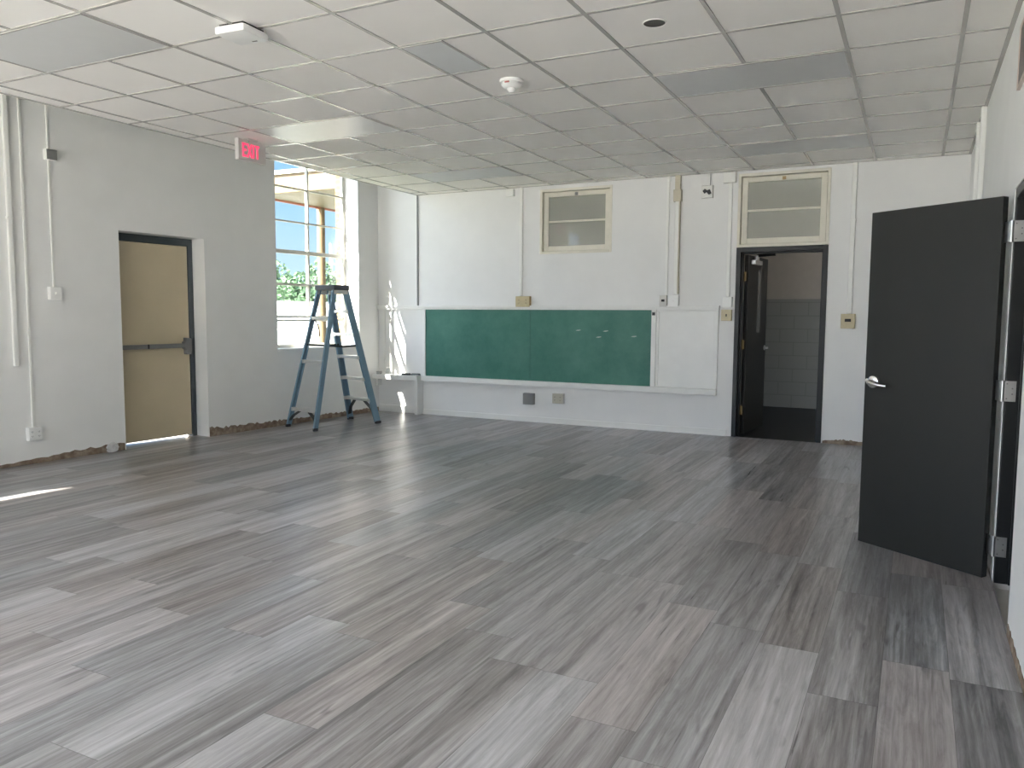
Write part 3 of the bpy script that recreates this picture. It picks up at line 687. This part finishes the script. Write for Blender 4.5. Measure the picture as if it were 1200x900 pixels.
mb.prism([(-.05,-.02),(-.03,.025),(.0,.015),(.025,.035),(.05,.01),(.03,-.02),(.005,-.005),(-.02,-.035)], .034, .040, Matrix(((1,0,0,0),(0,0,1,0),(0,1,0,0),(0,0,0,1)))); mb.build('dark_opening', M['darkslot'], t)
mb = MB(); mb.tube([(-.03,.012,.07),(-.03,.010,.205)], .004, 8); mb.build('wire', M['greybox'], t)
plate_box('junction_box', B(-2.092,2.93), .135, .115, .05, M['raceway'], 'white box at the ceiling beside the transom window', 'junction box', 'blank')
raceway('conduit', B(-2.082,0), 1.605, 2.872, .042, .022, M['raceway'], 'white channel between ceiling box and door-side boxes', ())
plate_box('junction_box', B(-2.078,1.545), .105, .115, .055, M['plastic'], 'white box left of the far doorway, above the ivory switch', 'junction box', 'blank')
plate_box('switch_box', B(-2.086,1.396), .118, .125, .04, M['ivory'], 'ivory light switch left of the far doorway', 'switch', 'switch')
raceway('conduit', B(-.803,0), 1.42, cz, .048, .026, M['raceway'], 'white channel right of the far doorway', (2.4,))
plate_box('outlet_box', B(-.81,1.34), .14, .155, .05, M['ivory'], 'ivory box with dark face right of the far doorway', 'outlet', 'dark')
plate_box('junction_box', B(-4.563,.312), .148, .145, .06, M['greybox'], 'plain grey metal box below the chalkboard', 'junction box', 'blank')
plate_box('outlet_box', B(-4.15,.338), .148, .128, .055, M['signgrey'], 'greyish double outlet below the chalkboard', 'outlet', 'double', mat('dull_ivory', (.48,.46,.38), .45))
# right wall
raceway('conduit', Rw(7.2,0), FZ, cz, .06, .04, M['raceway'], 'nearer upright white channel on the right wall behind the open door', ())
raceway('conduit', Rw(7.75,0), FZ, cz, .06, .04, M['raceway'], 'farther upright white channel on the right wall behind the open door', ())

# ------------------------------------------------------------------ step ladder
LX, LY = -6.548, 7.70
lad = thing('step_ladder', 'blue fibreglass step ladder standing open in front of the window', 'step ladder', T(LX, LY, FZ) @ RZ(math.radians(-13.9)))
HT = 1.68; WB, WT = .285, .165; YB, YT = .47, .075
def rail_pt(sx, sy, z):
    k = z/HT; return Vector((sx*(WB+(WT-WB)*k), sy*(YB+(YT-YB)*k), z))
for sy in (1, -1):
    wd = .082 if sy == 1 else .058
    for sx in (1, -1):
        mb = MB(); p0, p1 = rail_pt(sx,sy,.0), rail_pt(sx,sy,HT)
        tt = (p1-p0).normalized()
        # channel section: web with two flanges
        web = Vector((1,0,0)); web = (web-tt*web.dot(tt)).normalized(); dep = tt.cross(web)
        mb.beam(p0+tt*.03, p1, .007, wd, (1,0,0))
        for e in (-1, 1): mb.beam(p0+tt*.03+dep*(e*(wd/2-.004))-web*(sx*.012), p1+dep*(e*(wd/2-.004))-web*(sx*.012), .026, .007, (1,0,0))
        r_ = mb.build('rail', M['fibre'], lad)
        mb = MB(); mb.box(p0.x-.020, p0.x+.008, p0.y-wd/2-.002, p0.y+wd/2+.002, 0, .032) if sx > 0 else mb.box(p0.x-.008, p0.x+.020, p0.y-wd/2-.002, p0.y+wd/2+.002, 0, .032)
        mb.build('foot', M['rubber'], r_, bevel=.004)
def step(sy, z, depth, name):
    a, b = rail_pt(-1,sy,z), rail_pt(1,sy,z)
    mb = MB(); y = a.y
    mb.box(a.x+.006, b.x-.006, y-depth/2, y+depth/2, z-.006, z)
    mb.box(a.x+.006, b.x-.006, y-depth/2, y-depth/2+.004, z-.032, z-.006); mb.box(a.x+.006, b.x-.006, y+depth/2-.004, y+depth/2, z-.032, z-.006)
    o = mb.build(name, M['alu'], lad)
    for q in (a, b):
        mb = MB(); s = 1 if q.x > 0 else -1
        mb.box(min(q.x-s*.004,q.x-s*.05), max(q.x-s*.004,q.x-s*.05), y-depth/2-.004, y+depth/2+.004, z-.04, z+.003)
        mb.build('step_bracket', M['steel'], o)
for z in (1.42, 1.135, .855, .580, .315): step(1, z, .085, 'step')
for z in (1.335, .812, .235): step(-1, z, .05, 'rear_bar')
for sy, z in ((1,.30), (-1,.22)):
    for sx in (1, -1):
        mb = MB(); top = rail_pt(sx,sy,z-.02); top.x -= sx*.17; bot = rail_pt(sx,sy,.08); bot.x -= sx*.012
        mid = (top+bot)/2; mid.x += sx*.03
        mb.beam(top, mid, .045, .010, (0,1,0)); mb.beam(mid, bot, .045, .010, (0,1,0)); mb.build('corner_brace', M['darkbar'], lad)
for sx in (1, -1):
    mb = MB(); a = rail_pt(sx,-1,.995); b = rail_pt(sx,1,.985); mid = (a+b)/2 + Vector((0,0,-.012))
    off = Vector((-sx*.02,0,0)); mb.beam(a+off, mid+off, .024, .006, (0,0,1)); mb.beam(mid+off, b+off, .024, .006, (0,0,1)); mb.build('spreader', M['darkbar'], lad)
mb = MB(); mb.box(-.195, .195, -.115, .115, HT-.022, HT+.040, bev=.012)
cap = mb.build('top_cap', M['cap'], lad)
for sx in (-1,1):
    mb = MB(); mb.box(sx*.172-.01, sx*.172+.01, -.10, .10, HT-.07, HT-.012); mb.build('cap_bracket', M['steel'], cap)
mb = MB(); p = rail_pt(-1,-1,1.30); mb.tube([p+Vector((.05,.0,0)), p+Vector((.10,.01,-.05)), p+Vector((.13,.01,-.12)), p+Vector((.135,.012,-.2))], .008, 8); mb.build('hanging_strap', M['rubber'], lad, smooth=True)

# ------------------------------------------------------------------ outside the window
mb = MB(); mb.prism([(pA.x,pA.y),(pB.x-.02,pB.y),(-7.95,YF-.25),(60,YF-.25),(60,-80),(-140,-80),(-140,140),(-7.0,140),(-7.0,pA.y)], -.35, -.03); o = mb.build('ground', M['concrete']); tag(o, 'glaring pale concrete ground outside the window', 'ground', kind='structure')
mb = MB(); mb.box(-.6, 4.4, -.66, -.40, 4.16, 4.34); o = mb.build('trim_4', M['canopy'], None, LEFT); tag(o, 'unseen eave slab added to shade the top of the window', 'trim', kind='structure')  # out of view, added to throw the shadow edge across the window reveal
mb = MB(); mb.prism([(-26,-12),(-8.4,-12),(-8.4,-2.5),(-7.62,8),(-7.62,34),(-26,34)], -.031, -.012); o = mb.build('added_lawn', mat('added_lawn_grass', (.06,.085,.03), .9, var=.3, scale=2)); tag(o, 'unseen grass added outside to cut bounced daylight', 'added_lawn', kind='structure')  # dark ground cover added out of view to weaken light bounced indoors
t = thing('walkway_canopy', 'cream flat-roofed walkway canopy on a round post outside the window', 'canopy', T(-9.5, 16, -.03))
mb = MB(); mb.box(-1.9, 1.9, -4.62, 8, 3.64, 3.98); mb.build('roof_slab', M['canopy'], t, bevel=.01)
mb = MB(); mb.box(-1.93, 1.9, -4.66, 8, 3.98, 4.05); mb.build('roof_edge', M['trim'], t)
mb = MB(); mb.box(-1.92, -1.88, -4.60, 8, 3.60, 3.66); mb.build('edge_strip', mat('rust_red_strip', (.45,.16,.10), .6), t)
mb = MB(); mb.tube([(-1.93,-2.74,0),(-1.93,-2.74,3.63)], .085, 20); mb.build('post', M['canopy'], t, smooth=True)
t = thing('parked_suv', 'white car parked outside beyond the window sill', 'car', T(-14.6, 15.2, -.03) @ RZ(math.radians(6)))
prof = [(-2.3,.32),(-2.35,.75),(-2.1,.98),(-1.25,1.05),(-.65,1.62),(-.3,1.72),(1.7,1.70),(2.1,1.55),(2.3,1.0),(2.32,.4),(2.2,.3)]
MX = Matrix(((1,0,0,0),(0,0,1,0),(0,1,0,0),(0,0,0,1)))
mb = MB(); mb.prism(prof, -.9, .9, MX); body = mb.build('body', M['carpaint'], t, bevel=.06)
for y in (-.905,.905):
    for pl in ([(-1.0,1.08),(-.55,1.52),(.35,1.56),(.35,1.08)], [(.45,1.08),(.45,1.56),(1.6,1.54),(1.9,1.08)]):
        mb = MB(); mb.prism(pl, y-.006, y+.006, MX); mb.build('side_glass', M['carglass'], t)
for x in (-1.45, 1.45):
    for y in (-.82, .82):
        MB().lathe([(0,-.08),(.14,-.08),(.2,-.1),(.33,-.1),(.35,-.07),(.35,.07),(.33,.1),(.2,.1),(.14,.08),(0,.08)], T(x,y,.35) @ RX(PI/2), 22).build('wheel', M['tyre'], t, smooth=True)
t = thing('utility_pole', 'tall thin utility pole far off beyond the trees', 'utility pole', T(-41.6, 50, -.03))
MB().tube([(0,0,0),(-.12,0,7.0)], [.16,.11], 10).build('post', M['pole'], t, smooth=True)
mb = MB(); mb.box(-.8, .7, -.05, .05, 5.3, 5.42); mb.build('crossarm', M['pole'], t)
def tree(x, y, h, r, label, seed):
    rnd = random.Random(seed); t = thing('tree', label, 'tree', T(x, y, -.03), 'trees outside the window')
    MB().tube([(0,0,0),(.05,0,h*.3),(0,.1,h*.6)], [.2,.15,.08], 9).build('trunk', M['bark'], t, smooth=True)
    mb = MB(); blobs = [(rnd.uniform(-.6,.6)*r, rnd.uniform(-.5,.5)*r, h*rnd.uniform(.30,.78), r*rnd.uniform(.35,.6)) for _ in range(13)]
    blobs.append((0,0,h-r*.45,r*.45))
    for _ in range(2600):
        bx, by, bz, br = rnd.choice(blobs)
        v = Vector((rnd.gauss(0,1),rnd.gauss(0,1),rnd.gauss(0,1))).normalized()*br*rnd.uniform(.75,1.03)
        c = Vector((bx,by,bz))+v; s = rnd.uniform(.10,.2)
        u = Vector((rnd.gauss(0,1),rnd.gauss(0,1),rnd.gauss(0,1))).normalized(); w_ = u.orthogonal().normalized()
        mb.bm.faces.new([mb.bm.verts.new(c+a_) for a_ in (u*s, w_*s*.6, -u*s, -w_*s*.6)])
    mb.build('foliage', M['leaf'], t)
tree(-39.6, 40.5, 5.3, 2.2, 'leafy green tree outside, leftmost through the window', 1)
tree(-39.4, 46, 5.4, 1.9, 'leafy green tree outside, just left of the window mullion', 2)
tree(-34.6, 38.5, 4.0, 1.5, 'smaller green tree outside, behind the canopy post', 3)
tree(-34.0, 46, 3.8, 1.7, 'low green tree outside at the right edge of the window', 4)

# ------------------------------------------------------------------ sun, sky
az = math.radians(24.2)
tr_s = Vector((-math.cos(az), math.sin(az), 0))                    # travel direction in the left-wall frame (s, n)
wdir = (LEFT.to_3x3() @ tr_s).normalized()
el = math.radians(48.2)
travel = Vector((wdir.x*math.cos(el), wdir.y*math.cos(el), -math.sin(el)))
sun = bpy.data.lights.new('sun', 'SUN'); sun.energy = 38.0; sun.angle = math.radians(.53); sun.color = (1,.94,.84)
so = bpy.data.objects.new('sun', sun); COL.objects.link(so); so.rotation_euler = travel.to_track_quat('-Z','Y').to_euler()

w = bpy.data.worlds.new('sky'); SC.world = w; w.use_nodes = True; N = w.node_tree.nodes; K = w.node_tree.links; N.clear()
out = N.new('ShaderNodeOutputWorld'); bg = N.new('ShaderNodeBackground'); K.new(bg.outputs[0], out.inputs[0])
tc = N.new('ShaderNodeTexCoord'); sp = N.new('ShaderNodeSeparateXYZ'); K.new(tc.outputs['Generated'], sp.inputs[0])
r = N.new('ShaderNodeValToRGB'); e = r.color_ramp.elements
e[0].position = 0; e[0].color = (.54,.69,.83,1); e[1].position = .5; e[1].color = (.15,.34,.70,1); K.new(sp.outputs[2], r.inputs['Fac'])
x_ = e.new(.14); x_.color = (.29,.52,.80,1)
dt = N.new('ShaderNodeVectorMath'); dt.operation = 'DOT_PRODUCT'; K.new(tc.outputs['Generated'], dt.inputs[0]); dt.inputs[1].default_value = tuple(-travel)
gl = N.new('ShaderNodeMapRange'); gl.interpolation_type = 'SMOOTHSTEP'; gl.inputs['From Min'].default_value = .05; gl.inputs['From Max'].default_value = 1; gl.inputs['To Max'].default_value = 1; K.new(dt.outputs['Value'], gl.inputs['Value'])
hz = N.new('ShaderNodeVectorMath'); hz.operation = 'SCALE'; hz.inputs[0].default_value = (3.0,3.3,3.9); K.new(gl.outputs['Result'], hz.inputs['Scale'])
ad = N.new('ShaderNodeVectorMath'); ad.operation = 'ADD'; K.new(r.outputs['Color'], ad.inputs[0]); K.new(hz.outputs['Vector'], ad.inputs[1])
K.new(ad.outputs['Vector'], bg.inputs['Color']); bg.inputs['Strength'].default_value = 1.0

# ------------------------------------------------------------------ camera
cam = bpy.data.cameras.new('camera'); co = bpy.data.objects.new('camera', cam); COL.objects.link(co); SC.camera = co
cam.sensor_fit = 'HORIZONTAL'; cam.sensor_width = 36; cam.lens = 36*928.985/1200; cam.clip_start = .02; cam.clip_end = 500
yaw, pit, rol = .46956708, .08645270, -.00614962
cy, sy, cp, sp_, cr, sr = math.cos(yaw), math.sin(yaw), math.cos(pit), math.sin(pit), math.cos(rol), math.sin(rol)
fwd = Vector((-sy*cp, cy*cp, -sp_)); right = Vector((cy, sy, 0)); down = fwd.cross(right)
r2 = cr*right + sr*down; d2 = -sr*right + cr*down
co.matrix_world = Matrix(((r2.x,-d2.x,-fwd.x,-.16545),(r2.y,-d2.y,-fwd.y,0),(r2.z,-d2.z,-fwd.z,1.38071),(0,0,0,1)))

# ------------------------------------------------------------------ view
SC.view_settings.view_transform = 'Standard'; SC.view_settings.look = 'None'; SC.view_settings.gamma = 1
SC.view_settings.use_curve_mapping = False; SC.view_settings.exposure = .70
SC.cycles.max_bounces = 14; SC.cycles.diffuse_bounces = 10; SC.cycles.glossy_bounces = 5; SC.cycles.transparent_max_bounces = 12
SC.cycles.use_denoising = True; SC.cycles.sample_clamp_indirect = 6; SC.cycles.caustics_reflective = False
